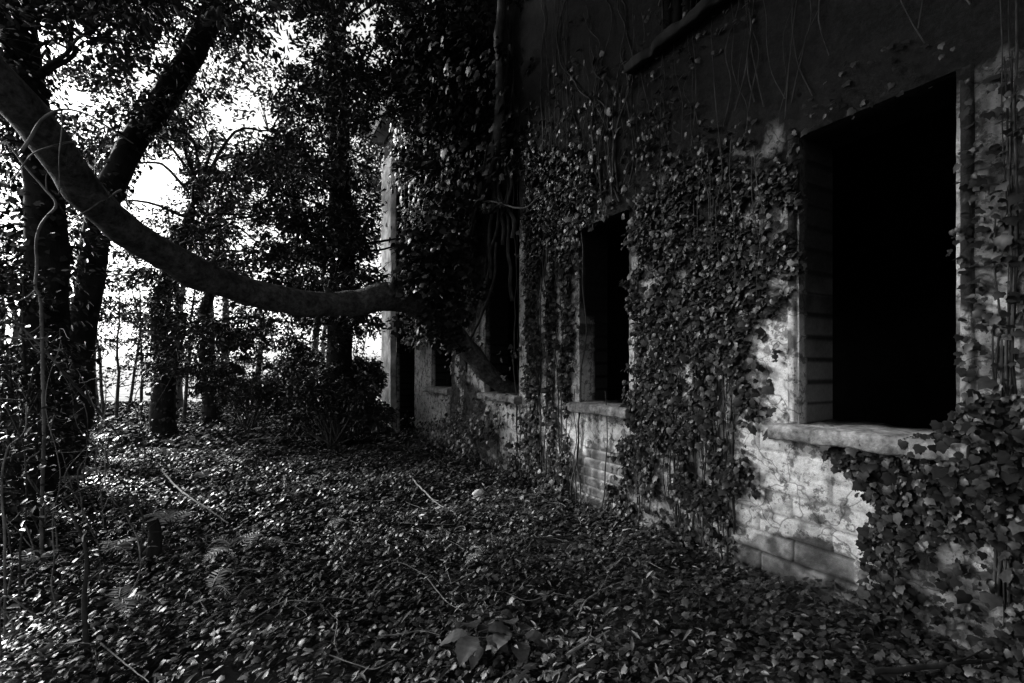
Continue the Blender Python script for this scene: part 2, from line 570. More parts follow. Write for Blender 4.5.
mb = MB()                                                               # inner skin: room walls, floors, roof
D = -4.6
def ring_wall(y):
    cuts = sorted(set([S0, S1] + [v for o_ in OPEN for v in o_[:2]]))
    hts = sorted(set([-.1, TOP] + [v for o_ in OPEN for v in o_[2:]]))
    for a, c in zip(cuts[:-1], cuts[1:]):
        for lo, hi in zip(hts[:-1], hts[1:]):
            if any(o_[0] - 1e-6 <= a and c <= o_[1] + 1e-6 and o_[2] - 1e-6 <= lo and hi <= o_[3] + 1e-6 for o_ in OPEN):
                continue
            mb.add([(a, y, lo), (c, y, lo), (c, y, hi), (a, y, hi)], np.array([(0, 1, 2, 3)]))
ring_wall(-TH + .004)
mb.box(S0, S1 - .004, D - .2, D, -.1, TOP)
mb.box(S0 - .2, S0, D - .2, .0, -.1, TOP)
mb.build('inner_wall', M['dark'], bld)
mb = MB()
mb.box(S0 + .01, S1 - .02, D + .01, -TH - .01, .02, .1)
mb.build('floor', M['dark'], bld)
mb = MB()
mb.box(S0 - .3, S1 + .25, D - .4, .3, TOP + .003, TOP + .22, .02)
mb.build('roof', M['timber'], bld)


def rough_slab(name, s0, s1, d0, d1, h0, h1, mat, drop=.03, amp=.012, lab=None):
    "a weathered slab with chipped front edge"
    n = max(8, int((s1 - s0) / .025))
    prof = [(d0, h0), (d1 - .012, h0 - drop * .4), (d1, h0 + .012 - drop * .4), (d1, h1 - .014 - drop), (d1 - .016, h1 - drop), ((d0 + d1) / 2, h1 - drop * .45), (d0, h1)]
    ss = np.linspace(s0, s1, n + 1)
    pv = np.array([[(s_, d, h) for d, h in prof] for s_ in ss])
    k = (fbm(pv, 9, 3) - .5)
    pv[..., 1] += amp * 2.2 * k * (pv[..., 1] > d0 + .02)
    pv[..., 2] += amp * 1.3 * (fbm(pv + 9.1, 14, 2) - .5)
    chip = sstep(noise3(pv * np.array([5.5, .01, .01]) + s0 * 7), .62, .78)[..., 3] if False else sstep(noise3(np.stack([ss * 6.5 + s0 * 7, ss * 0, ss * 0], -1)), .62, .8)
    pv[:, 1:5, 1] -= chip[:, None] * .035
    np_ = len(prof)
    i, j = np.meshgrid(np.arange(n), np.arange(np_), indexing='ij')
    f = np.stack([i * np_ + j, i * np_ + (j + 1) % np_, (i + 1) * np_ + (j + 1) % np_, (i + 1) * np_ + j], -1).reshape(-1, 4)
    mb = MB()
    mb.add(pv, f)
    mb.add(pv[0], [tuple(range(np_))])
    mb.add(pv[-1], [tuple(range(np_))[::-1]])
    o = mb.build(name, mat, bld)
    if lab:
        o['label'] = lab
    return o


for q, (a, c, lo, hi) in enumerate(OPEN[:4]):
    rough_slab('window_sill', a - .07, c + .13 if q == 0 else c + .06, -TH + .02, .115, lo - .085, lo + .012, M['concrete'], .015, .02, lab='broad worn concrete sill' if q == 0 else None)
rough_slab('ledge', -3.9, s_of(636), .016, .13, LEDGE - .07, LEDGE + .05, M['timber'], .05, .03)
# rendered strips round the near window
for (a, c) in ((s_of(800) + .002, s_of(787)), (-.075, -.004)):
    mb = MB()
    ss = np.linspace(a, c, 5)
    hh_ = np.arange(SILL + .014, LINT - .002, .02)
    A, B = np.meshgrid(ss, hh_, indexing='ij')
    out = .024 + .006 * (n2(A, B, 20, 3) - .5)
    out[0] = out[-1] = -.01
    p = np.stack([A + .006 * (n2(B, B, 12, 3) - .5), out, B], -1)
    kk = len(hh_)
    i, j = np.meshgrid(np.arange(4), np.arange(kk - 1), indexing='ij')
    mb.add(p, np.stack([i * kk + j, (i + 1) * kk + j, (i + 1) * kk + j + 1, i * kk + j + 1], -1).reshape(-1, 4))
    o = mb.build('window_surround', M['wall'], bld, True)
    zz = p.reshape(-1, 3)
    nn = n2(zz[:, 2] * 1.0, zz[:, 0] * 3, 5, 4, 81.0)
    for nm, arr in (('cover', sstep(nn, .34, .42)), ('tone', zz[:, 0] * 0 + .12), ('stain_shade', np.clip(sstep(zz[:, 2] + (nn - .5) * 1.2, 1.7, 2.1) * .95 + (.55 if a < -.01 else .1) + .3 * sstep(nn, .5, .6), 0, .97))):  # weathering, plus shade on the upper part painted into the colour
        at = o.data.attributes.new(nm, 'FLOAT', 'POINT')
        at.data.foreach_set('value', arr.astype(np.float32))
# wooden frame of the upper window
mb = MB()
a, c, lo, hi = OPEN[5]
for x0, x1 in ((c - .075, c - .006), (c - .17, c - .13), (a + .006, a + .07), ((a + c) / 2 - .03, (a + c) / 2 + .03)):
    mb.box(x0, x1, -.13, -.06, lo + .01, hi - .01, .002)
mb.box(a + .08, c - .18, -.125, -.065, lo + .75, lo + .81, .002)
mb.build('window_frame', M['timber'], bld)
# end pilaster: the pale rendered corner of the building
mb = MB()
a, c = s_of(397) + .06, S1 - .02
A, B = np.meshgrid(np.linspace(a, c, 14), np.arange(0, 6.3, .06), indexing='ij')
out = .10 + .05 * (n2(A, B, 3, 4) - .5)
out[0] = out[-1] = -.005
p = np.stack([A + .05 * (n2(B, A, 2.5, 3) - .5), out, B], -1)
kk = p.shape[1]
i, j = np.meshgrid(np.arange(13), np.arange(kk - 1), indexing='ij')
mb.add(p, np.stack([i * kk + j, (i + 1) * kk + j, (i + 1) * kk + j + 1, i * kk + j + 1], -1).reshape(-1, 4))
o = mb.build('corner_pilaster', M['limewash'], bld)
o['label'] = 'pale cracked pilaster at the far corner'


# ------------------------------------------------------------------ ivy on the wall
def inpoly(x, y, poly):
    c = np.zeros(x.shape, bool)
    n = len(poly)
    for i in range(n):
        x1, y1 = poly[i]
        x2, y2 = poly[(i + 1) % n]
        if y1 == y2:
            continue
        k = ((y1 > y) != (y2 > y)) & (x < (x2 - x1) * (y - y1) / (y2 - y1) + x1)
        c ^= k
    return c


def in_open(s, h, pad=0.0):
    k = np.zeros(s.shape, bool)
    for (a, c, lo, hi) in OPEN[:5]:
        k |= (s > a + pad) & (s < c - pad) & (h > lo + .02) & (h < hi - pad)
    return k


def scatter_wall(poly, dens, holes=None, edge=14, patch=.34, scale=3.0):
    "points of the wall inside a ragged outline"
    pts = np.array([wall_px(x, y) for x, y in poly])
    s0, s1, h0, h1 = pts[:, 0].min() - .2, pts[:, 0].max() + .2, max(0, pts[:, 1].min() - .15), pts[:, 1].max() + .2
    n = int((s1 - s0) * (h1 - h0) * dens)
    s = RNG.uniform(s0, s1, n)
    h = RNG.uniform(h0, h1, n)
    x, y = px_of(wpt(s, 0, h))
    ex = (n2(s, h, 5, 3, 2.0) - .5) * 2 * edge * 2 + RNG.normal(size=n) * edge * .25
    ey = (n2(s, h, 5, 3, 8.0) - .5) * 2 * edge * 2
    k = inpoly(x + ex, y + ey, poly)
    k &= n2(s, h, scale, 3, 20.0) > patch
    if holes is not None:
        k &= RNG.random(n) < holes(x, y, s, h)
    k &= ~in_open(s, h, .05)
    return s[k], h[k]


def wall_leaves(mb, s, h, out=.09, size=(.034, .072), tpl=IVY, bulge=None):
    n = len(s)
    d = .02 + out * RNG.random(n) ** 1.3
    if bulge is not None:
        d = d + bulge(s, h) * RNG.random(n)
    pos = wpt(s, d, h)
    nor = np.array([NX, NY, .55]) + rdir(n) * .68
    tip = np.array([0, 0, -1.0]) + rdir(n) * .8
    mb.leaves(pos, nor, tip, RNG.uniform(*size, n) * (.7 + .6 * RNG.random(n) ** 2), tpl, RNG.random(n))


def vine(mb, s, h0, h1, r=.008, wig=.12, d=.02, lean=0.0):
    n = max(5, int(abs(h1 - h0) / .18))
    t = np.linspace(0, 1, n)
    ss = s + lean * t + np.cumsum(RNG.normal(size=n)) * wig * .35
    hh = h0 + (h1 - h0) * t
    dd = d + RNG.random(n) * .025
    mb.tube(wpt(ss, dd, hh), np.linspace(r, r * .45, n), 5, 3)
    return ss, dd, hh


def ivy_thing(label, base_x):
    b_ = wpt(s_of(base_x), .05, 0)
    return thing('ivy_plant', label, 'ivy', tuple(b_), group='ivy climbing the ruined wall')


# the thick sheet on the pier between the two near windows
t1 = ivy_thing('thick ivy sheet covering the pier between the two nearest windows', 690)
mb = MB()
s, h = scatter_wall([(634, 215), (660, 185), (710, 160), (760, 165), (800, 178), (816, 205), (806, 262), (792, 300), (772, 312), (756, 345), (750, 400), (742, 470), (735, 505), (740, 560), (720, 620), (640, 570), (608, 520), (622, 440), (637, 400), (638, 300)], 4200, lambda x, y, s, h: np.where(n2(s, h, 5.5, 3, 70.0) < .37 + .14 * sstep(y, 300, 480), .05, 1.0), 12, .24)
wall_leaves(mb, s, h, .06, (.024, .06))
s, h = scatter_wall([(636, 95), (720, 90), (800, 150), (800, 180), (636, 230)], 1000, lambda x, y, s, h: sstep(y + (n2(s, h, 4, 3, 44.0) - .5) * 120, 60, 190), 16, .34)
wall_leaves(mb, s, h, .05, (.024, .055))
s, h = scatter_wall([(735, 300), (795, 295), (790, 335), (775, 420), (760, 520), (735, 520)], 500, None, 6, .5, 7)
wall_leaves(mb, s, h, .05, (.035, .07))
s, h = scatter_wall([(640, -20), (1060, -20), (1060, 70), (800, 150), (640, 130)], 260, None, 20, .5, 2.0)
wall_leaves(mb, s, h, .05, (.022, .045))
mb.build('foliage', M['ivy'], t1)
mb = MB()
for k in range(40):
    vine(mb, RNG.uniform(-.3, 2.6), RNG.uniform(2.8, 3.3), RNG.uniform(3.4, 4.6), RNG.uniform(.002, .005), .12)
for k in range(34):
    vine(mb, RNG.uniform(1.05, 2.05), RNG.uniform(.0, .5), RNG.uniform(1.5, 3.0), RNG.uniform(.003, .009), .05)
for k in range(9):
    s_ = RNG.uniform(.75, 2.0)
    vine(mb, s_, RNG.uniform(2.6, 3.1), RNG.uniform(1.7, 2.3), .0035, .06, .11)
mb.build('stems', M['stem'], t1, True)

# strands on the pier between the second and the third window
t2 = ivy_thing('ivy in narrow hanging strands on the pier beside the third window', 550)


def strips(x, y, s, h):
    k = np.ones_like(x)
    for c_, wd in ((546, 4.2), (561, 4.0), (579, 4.2), (521, 4.5)):
        cc = c_ + 2.5 * np.sin(y / 17 + c_)
        k = np.where((np.abs(x - cc) < wd * (.5 + 1.0 * noise3(np.stack([x * 0 + c_, y / 22, x * 0], -1)))) & (y > 250) & (y < 470), .06, k)
    return k


mb = MB()
s, h = scatter_wall([(526, 150), (600, 150), (592, 260), (586, 330), (580, 400), (566, 420), (572, 470), (575, 520), (530, 520), (512, 470), (526, 400), (526, 300)], 1900, strips, 5, .2)
wall_leaves(mb, s, h, .06, (.032, .068))
s, h = scatter_wall([(522, 20), (640, 20), (632, 220), (590, 230), (522, 190)], 420, lambda x, y, s, h: .75 * sstep(y + (n2(s, h, 3, 3, 45.0) - .5) * 160, 20, 190), 8, .36)
wall_leaves(mb, s, h, .06, (.03, .065))
mb.build('foliage', M['ivy'], t2)
mb = MB()
for k in range(26):
    x = RNG.uniform(520, 628)
    vine(mb, s_of(x), RNG.uniform(2.84, 3.0) if x > 578 else 0.1, RNG.uniform(3.4, 6), RNG.uniform(.004, .011), .22 if x > 578 else .07)
mb.build('stems', M['stem'], t2, True)

# ivy round the right-hand side
t3 = ivy_thing('dark ivy mass right of the nearest window, spilling over its sill', 985)


def thin(x, y, s, h):
    k = np.ones_like(x)
    k = np.where((x > 958) & (y > 190) & (y < 395), .22, k)
    k = np.where((y < 190), .13, k)
    k = np.where(np.hypot((x - 965) / 55, (y - 590) / 55) < 1, .14, k)
    return k


mb = MB()
s, h = scatter_wall([(964, 60), (1060, 40), (1200, 40), (1200, 760), (960, 740), (900, 690), (868, 612), (866, 560), (882, 500), (852, 474), (818, 452), (830, 446), (868, 452), (925, 436), (955, 425), (966, 400), (962, 240)], 4200, thin, 7, .24)
wall_leaves(mb, s, h, .08, (.026, .056))
s, h = scatter_wall([(835, 440), (935, 440), (905, 520), (880, 505), (845, 470)], 1500, None, 4, .2)
wall_leaves(mb, s, h, .10, (.028, .06))
s, h = scatter_wall([(932, 425), (1000, 415), (1010, 490), (930, 480)], 2600, None, 4, .1)
wall_leaves(mb, s, h, .2, (.026, .056))
mb.build('foliage', M['ivy'], t3)
mb = MB()
for k in range(26):
    vine(mb, RNG.uniform(-.42, -.13), RNG.uniform(.0, .6), RNG.uniform(1.6, 3.4), RNG.uniform(.003, .010), .018)
mb.build('stems', M['stem'], t3, True)

# bushy ivy over the far windows
t4 = ivy_thing('bushy old ivy overhanging the two farthest windows', 450)
mb = MB()
s, h = scatter_wall([(404, 60), (520, 60), (522, 170), (500, 200), (484, 262), (480, 300), (468, 335), (448, 318), (428, 342), (404, 352), (402, 300), (404, 180)], 420, None, 12, .22, 1.2)
keep = ~in_open(s, h, -2)
n = len(s)
k = RNG.random(n) < .85
wall_leaves(mb, s[k], h[k], .35, (.06, .12), IVY, lambda s_, h_: .9 * sstep(n2(s_, h_, 1.1, 2, 4.0), .42, .7) * sstep(-s_, -s_of(424), -s_of(448)))
# the fringe that hangs in front of the openings
for (x0, x1, y0, y1, nn) in ((424, 446, 250, 345, 600), (430, 484, 200, 310, 1100), (470, 515, 170, 215, 300)):
    xs_, ys_ = RNG.uniform(x0, x1, nn), RNG.uniform(y0, y1, nn)
    sh = np.array([wall_px(a_, b_) for a_, b_ in zip(xs_, ys_)])
    kk = n2(sh[:, 0], sh[:, 1], 2.0, 3, 12.0) > .44
    wall_leaves(mb, sh[kk, 0], sh[kk, 1], .5, (.06, .11))
mb.build('foliage', M['ivy'], t4)
mb = MB()
for k in range(24):
    x = RNG.uniform(402, 520)
    vine(mb, s_of(x), RNG.uniform(2.2, 3.5), RNG.uniform(4.5, 6.5), RNG.uniform(.01, .03), .2, .05)
# loops of bare vine hanging before the third window
for pts, r in (([(514, 245), (511, 285), (497, 320), (485, 345), (483, 372)], .017), ([(505, 150), (490, 225), (470, 262), (440, 292)], .014),
               ([(560, 200), (540, 212), (500, 205), (470, 225)], .01)):
    mb.tube([wpt(*([s_of(x), .25]), wall_px(x, y)[1]) for x, y in pts], r, 6, 6, .01)
mb.build('stems', M['stem'], t4, True)
# thick old stem, its bark peeled pale
mb = MB()
mb.tube([wpt(s_of(x), .16, wall_px(x, y)[1]) for x, y in ((489, 208), (494, 190), (500, 168), (508, 140), (512, 100), (510, 40), (520, -40), (522, -90))], [.05, .07, .08, .065, .055, .05, .04, .02], 10, 5, .02, .3)
o = mb.build('trunk', M['pale_bark'], t4, True)

# low growth along the foot of the wall
t5 = ivy_thing('low straggling ivy along the wall foot below the far windows', 470)
mb = MB()
s, h = scatter_wall([(400, 400), (430, 425), (455, 415), (480, 430), (510, 425), (535, 470), (600, 520), (640, 540), (640, 600), (540, 560), (400, 470)], 650, None, 8, .42)
s_b, h_b = scatter_wall([(448, 340), (520, 330), (520, 440), (448, 440)], 600, None, 8, .52, 2.5)
s, h = np.concatenate([s, s_b]), np.concatenate([h, h_b])
wall_leaves(mb, s, h, .3, (.05, .09), IVY3)
mb.build('foliage', M['ivy'], t5)
mb = MB()
for k in range(12):
    x = RNG.uniform(440, 610)
    vine(mb, s_of(x), 0.0, RNG.uniform(.5, 1.3), .008, .15)
mb.build('stems', M['stem'], t5, True)


# ------------------------------------------------------------------ trees
GAPS = [(150, 188, 30, 27), (232, 130, 18, 30), (286, 45, 14, 22), (30, 38, 14, 12), (122, 362, 34, 34), (330, 351, 9, 12), (367, 350, 6, 9),
        (14, 200, 18, 22), (108, 255, 22, 18), (205, 60, 10, 10), (255, 105, 14, 20), (360, 30, 8, 10), (215, 300, 6, 5), (148, 75, 12, 12), (70, 110, 12, 14), (391, 175, 15, 50), (391, 265, 15, 50), (391, 375, 12, 50)]


def clump_spots(n, x0, x1, y0, y1, z0, z1, gaps=True, pad=1.15):
    out = []
    tries = 0
    while len(out) < n and tries < n * 30:
        tries += 1
        x, y, z = random.uniform(x0, x1), random.uniform(y0, y1), random.uniform(z0, z1)
        if gaps and any(math.hypot((x - a) / (c * pad + 150 / z), (y - b_) / (d * pad + 150 / z)) < 1 for a, b_, c, d in GAPS):
            continue
        p = P(x, y, z)
        if p[2] < .1 and y < HY:
            continue
        out.append(p)
    return out


def crown(mb, spots, rad=(.3, .55), per=170, size=(.05, .09), tpl=OVAL, flat=.6):
    for c in spots:
        r = random.uniform(*rad)
        n = int(per * random.uniform(.6, 1.3))
        d = rdir(n) * (RNG.random((n, 1)) ** .45)
        # a few sub-sprays inside each clump
        kx = rdir(7) * .75
        pick = RNG.integers(0, 7, n)
        off = kx[pick] + d * .45
        pos = c + off * np.array([1, 1, flat]) * r
        nor = np.array([-.25, 0, .8]) + rdir(n) * .8
        tip = off * np.array([1, 1, .3]) + np.array([0, 0, -.5]) + rdir(n) * .6
        mb.leaves(pos, nor, tip, RNG.uniform(*size, n), tpl, RNG.random(n))


def limbs(mb, path, spots, frac=.6, r0=.035):
    path = np.asarray(path)
    for c in spots:
        if random.random() > frac:
            continue
        d = np.linalg.norm(path - c, axis=1) + (path[:, 2] > c[2]) * 1.5
        a = path[int(np.argmin(d))]
        L = np.linalg.norm(c - a)
        if L > 2.4:
            continue
        m1 = a + (c - a) * .4 + rdir(1)[0] * L * .12 + np.array([0, 0, .1 * L])
        m2 = a + (c - a) * .75 + rdir(1)[0] * L * .08
        r = r0 * min(1.3, .4 + L * .3)
        mb.tube([a, m1, m2, c], [r, r * .7, r * .45, r * .2], 6, 4, .03)
        for q in range(4):
            e = c + rdir(1)[0] * .45
            mb.tube([m2, (m2 + e) / 2 + rdir(1)[0] * .06, e], [r * .35, r * .25, r * .1], 4, 3)


def tree(name, label, path_px, rads, spots, group='woodland trees beside the building', mat='bark', leaf='tree_leaf', per=140, rad=(.3, .55), size=(.05, .09), cat='tree', lf=.6, side=14, ivy=0):
    path = [P(*p) if isinstance(p, tuple) else p for p in path_px]
    base = np.array(path[0])
    base[2] = float(ground_h(base[0], base[1])) - .03
    path[0] = base
    t = thing(name, label, cat, tuple(base), group=group)
    mb = MB()
    pts = mb.tube(path, rads, side, 8, .05, .16)
    if spots:
        limbs(mb, pts, spots, lf)
    mb.build('trunk', M[mat], t, True)
    if spots:
        mb = MB()
        crown(mb, spots, rad, per, size)
        mb.build('crown', M[leaf], t)
    if ivy:
        mb = MB()
        q = RNG.integers(0, len(pts), ivy)
        a = RNG.random(ivy) * 2 * math.pi
        out = np.stack([np.cos(a), np.sin(a), a * 0], -1)
        rr = np.interp(q, np.linspace(0, len(pts) - 1, len(rads)), rads)
        pos = pts[q] + out * (rr + .02 + .14 * RNG.random(ivy))[:, None] + rdir(ivy) * .05
        mb.leaves(pos, out + np.array([0, 0, .5]) + rdir(ivy) * .5, np.array([0, 0, -1.]) + rdir(ivy) * .6, RNG.uniform(.05, .09, ivy), IVY3, RNG.random(ivy))
        mb.build('ivy_leaves', M['ivy'], t)
    return t


def gp(x, y):
    "the ground point seen at a photo pixel"
    z = F * CAMH / (y - HY)
    return P(x, y, z)


# the fallen tree: its smooth grey stem sweeps out of the third window and curves up to the left
ft = thing('fallen_tree', 'smooth curved tree stem sweeping from the far window up to top left', 'tree', tuple(wpt(s_of(505), -.6, .9)))
mb = MB()
wi = wpt(s_of(505), -.9, .75)
fpath = [wi, wpt(s_of(500), .02, 1.2), P(470, 352, 6.1), P(440, 322, 5.95), P(412, 303, 5.8), P(384, 298, 5.6), P(356, 303, 5.45), P(318, 304, 5.2), P(262, 295, 4.75), P(205, 277, 4.3), P(150, 246, 3.85), P(105, 212, 3.45), P(70, 172, 3.1), P(38, 126, 2.8), P(0, 84, 2.55), P(-60, 25, 2.4), P(-160, -80, 2.5)]
pts = mb.tube(fpath, [.10, .11, .12, .13, .145, .16, .145, .14, .135, .135, .128, .116, .106, .098, .094, .09, .09], 28, 14, .015, .2)
for q, (ex, ey, ez) in ((40, (.02, -.2, .12)), (66, (.05, -.15, .16)), (92, (-.05, -.12, .14)), (125, (.1, -.1, .12)), (150, (.0, -.16, .1))):
    a_ = pts[q]
    e_ = a_ + np.array((ex, ey, ez)) * 1.3
    mb.tube([a_, a_ * .4 + e_ * .6, e_], [.06, .045, .012], 9, 4, .01, .3)
    for k in range(2):
        f_ = e_ + rdir(1)[0] * .3
        mb.tube([a_ * .3 + e_ * .7, (e_ + f_) / 2 + rdir(1)[0] * .03, f_], [.009, .007, .003], 5, 5)
mb.build('trunk', M['smooth_bark'], ft, True)
mb = MB()
for path, r in (([(20, 150, 2.30), (38, 124, 2.36), (62, 108, 2.45), (90, 116, 2.6), (132, 142, 2.9)], .008), ([(62, 109, 2.45), (60, 150, 2.52), (58, 192, 2.62)], .004),
                ([(74, 142, 2.95), (52, 146, 2.62), (30, 158, 2.5), (8, 182, 2.45)], .006), ([(122, 190, 3.45), (100, 204, 3.24), (78, 217, 3.05)], .007)):
    mb.tube([P(*p) for p in path], np.linspace(r, r * .45, len(path)), 6, 5, .012)
mb.build('twigs', M['pale_bark'], ft, True)
mb = MB()
crown(mb, clump_spots(34, 414, 462, 236, 340, 5.2, 5.9, False) + clump_spots(9, 440, 474, 200, 300, 5.6, 6.3, False), (.16, .3), 90, (.05, .085), IVY, .8)
mb.build('ivy_leaves', M['ivy'], ft)

# tree standing left, clad in ivy
sp = clump_spots(70, -50, 150, -60, 300, 4.2, 6.5) + clump_spots(110, -40, 400, -200, 30, 4.0, 6.0, True, .8)
tree('ivy_clad_tree', 'ivy clad trunk at the left edge behind the curved stem', [(48, 445, 8.0), (50, 380, 5.2), (48, 300, 5.0), (42, 200, 5.0), (30, 100, 4.9), (12, 0, 4.9), (0, -120, 5)][1:], [.2, .18, .16, .15, .14, .12], sp, ivy=1500)
# leaning tree crossing behind it
sp = clump_spots(130, 40, 340, -80, 200, 5.5, 8.5, True, .8)
tree('leaning_tree', 'dark trunk leaning up to the right behind the curved stem', [(70, 440, 7.0), (82, 330, 6.4), (98, 220, 6.2), (132, 145, 6.2), (172, 85, 6.3), (200, 40, 6.4), (222, -20, 6.5), (240, -140, 6.6)], [.2, .16, .15, .15, .15, .14, .13, .1], sp, ivy=1100, lf=.15)
# trunks farther in
sp = clump_spots(110, 60, 310, 70, 340, 8, 11, True, .6) + clump_spots(16, 148, 196, 290, 385, 8.6, 9.6, False)
tree('woodland_tree', 'dark trunk right of the bright glade under the curved stem', [(166, 402, 10.2), (163, 370, 10.2), (160, 320, 10.0), (168, 280, 9.9), (182, 235, 9.8), (200, 190, 9.8)], [.26, .2, .18, .15, .1, .03], sp, ivy=2200, size=(.06, .11), lf=.3)
sp = clump_spots(120, 262, 425, -60, 320, 7.2, 9.5) + clump_spots(22, 318, 368, 40, 340, 6.9, 7.9, False)
tree('broadleaf_tree', 'tall dark leafy tree standing left of the pale corner pilaster', [(338, 430, 9.0), (340, 380, 8.8), (342, 250, 8.7), (336, 100, 8.7), (330, -80, 8.7)], [.3, .24, .2, .18, .15], sp, ivy=1200, per=260, size=(.06, .1))
sp = clump_spots(70, 190, 330, 200, 395, 9.5, 13, pad=1.0)
tree('woodland_tree', 'slim trunk rising through dark undergrowth behind the curved stem', [(212, 405, 12.5), (208, 370, 12.5), (206, 320, 12.4), (214, 280, 12.4), (222, 220, 12.4)], [.22, .18, .15, .1, .03], sp, ivy=800, lf=.3, per=160, size=(.07, .13))
# overhanging tree beyond the roof, its boughs reach down before the upper wall
sp = clump_spots(50, 400, 560, -190, 120, 6.2, 9.5, False) + clump_spots(45, 425, 560, 20, 170, 6.2, 8.5, False) + [np.array((random.uniform(-2, 2.2), random.uniform(1.5, 6.5), random.uniform(6.6, 9.0))) for _ in range(46)]  # final clumps lie out of view, added to shade the upper wall
tree('overhanging_tree', 'tall tree by the far corner hanging dark boughs over the roof', [(404, 425, 12.2), (402, 300, 12.2), (408, 100, 12.1), (425, -150, 11.8), (440, -330, 11.5)], [.34, .28, .26, .24, .2], sp, per=330, rad=(.5, .85), size=(.08, .13), lf=.3)

# unseen tree added behind the camera: its crown keeps light off wall and yard
def canopy(n, x0, x1, y0, y1, z0, z1):
    out = []
    while len(out) < n:
        c = np.array((random.uniform(x0, x1), random.uniform(y0, y1), random.uniform(z0, z1)))
        if c[1] > -.8 and (c[2] - CAMH - 1.0) < .80 * (c[1] + .8):
            continue
        out.append(c)
    return out


tree('shade_tree', 'unseen spreading tree added behind the camera to shade the yard and wall', [np.array((-2.2, -2.4, 0)), np.array((-2.1, -2.3, 2)), np.array((-1.8, -1.8, 5)), np.array((-1.6, -1.2, 8))], [.3, .26, .2, .1],
     canopy(240, -5.0, 2.6, -6, 6.0, 4.9, 8.0) , per=230, rad=(.6, .95), size=(.09, .15), lf=.25)

# dark bushes under the curved stem
def bush(name, label, spots, per, size, base, group=None, rad=(.25, .45), leaf='tree_leaf'):
    t = thing(name, label, 'bush', (base[0], base[1], float(ground_h(base[0], base[1]))), group=group)
    mb = MB()
    b_ = np.array((base[0], base[1], 0.0))
    for c in spots:
        mb.tube([b_ + rdir(1)[0] * .12 * np.array([1, 1, 0]), (b_ + c) / 2 + rdir(1)[0] * .12, c], [.02, .014, .005], 5, 4, .02)
    mb.build('stems', M['dark_twig'], t, True)
    mb = MB()
    crown(mb, spots, rad, per, size, OVAL, .9)
    mb.build('foliage', M[leaf], t)
    return t


bush('holly_bush', 'low black evergreen bush beneath the curved stem', clump_spots(26, 290, 378, 372, 428, 8.0, 9.3, False), 320, (.06, .1), P(336, 425, 8.6), 'bushes under the trees')
bush('holly_bush', 'dark upright bush left of the pale corner pilaster', clump_spots(22, 335, 384, 318, 420, 9.6, 10.6, True, .6), 300, (.06, .1), P(358, 415, 10.2), 'bushes under the trees')
bush('holly_bush', 'dark bush right of the glade at the clearing edge', clump_spots(26, 205, 300, 330, 405, 9.5, 11.5, True, .6), 260, (.06, .11), P(250, 405, 10.5), 'bushes under the trees')
bush('bramble_bush', 'tangled bramble bush at the left edge below the ivy clad trunk', clump_spots(46, -90, 56, 200, 480, 3.4, 5.2) + clump_spots(12, -130, 5, 430, 600, 2.4, 3.4), 160, (.03, .06), P(20, 480, 4.3), 'bushes under the trees', leaf='ivy')  # second set of clumps, mostly out of view, is added to shade the ground

# slim stems in the glade
for k, (x, z, h_, lab) in enumerate([(92, 12.5, 4.2, 'leftmost slim sapling against the bright glade'), (104, 14, 4.6, 'forked sapling left of centre in the bright glade'), (116, 13, 3.4, 'short leaning sapling in the middle of the glade'),
                                     (128, 15, 5.0, 'thickest slim sapling in the bright glade'), (141, 13.5, 4.0, 'slim sapling at the right side of the glade'), (184, 12.0, 4.5, 'slim sapling right of the glade trunk')]):
    y = HY + F * CAMH / z
    b0 = P(x, y, z)
    b0[2] = float(ground_h(b0[0], b0[1])) * 0
    t = thing('sapling', lab, 'sapling', tuple(b0), group='saplings in the glade')
    mb = MB()
    top = b0 + np.array((random.uniform(-.6, .6), random.uniform(-.3, .3), h_))
    mid = (b0 + top) / 2 + rdir(1)[0] * .2
    pp = mb.tube([b0, mid, top], [.045, .03, .01], 6, 8, .04)
    sp = []
    for q in range(9):
        a = pp[random.randrange(4, len(pp))]
        e = a + np.array((random.uniform(-.9, .9), random.uniform(-.5, .5), random.uniform(.1, .7)))
        mb.tube([a, (a + e) / 2 + rdir(1)[0] * .06, e], [.014, .01, .004], 5, 4)
        sp.append(e)
    mb.build('trunk', M['dark_twig'], t, True)
    mb = MB()
    crown(mb, sp, (.25, .4), 60, (.06, .1), OVAL, .35)
    mb.build('crown', M['tree_leaf'], t)

# the far wood: reads as one lacy mass
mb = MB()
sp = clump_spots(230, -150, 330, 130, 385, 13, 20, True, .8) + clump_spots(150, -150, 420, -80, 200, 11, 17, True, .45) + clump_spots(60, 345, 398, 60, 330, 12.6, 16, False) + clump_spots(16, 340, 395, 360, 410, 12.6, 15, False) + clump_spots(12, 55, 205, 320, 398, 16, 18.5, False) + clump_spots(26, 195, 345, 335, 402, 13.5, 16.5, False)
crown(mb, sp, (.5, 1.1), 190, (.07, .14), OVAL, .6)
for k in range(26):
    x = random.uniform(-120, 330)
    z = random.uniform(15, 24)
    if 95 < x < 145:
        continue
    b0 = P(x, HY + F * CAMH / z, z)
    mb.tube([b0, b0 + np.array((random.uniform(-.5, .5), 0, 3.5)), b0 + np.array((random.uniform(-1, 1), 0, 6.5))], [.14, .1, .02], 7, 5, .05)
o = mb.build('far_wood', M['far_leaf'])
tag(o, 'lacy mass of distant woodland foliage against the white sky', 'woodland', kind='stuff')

# ------------------------------------------------------------------ ground cover
def wall_d(x, y):
    return (x - P0[0]) * NX + (y - P0[1]) * NY


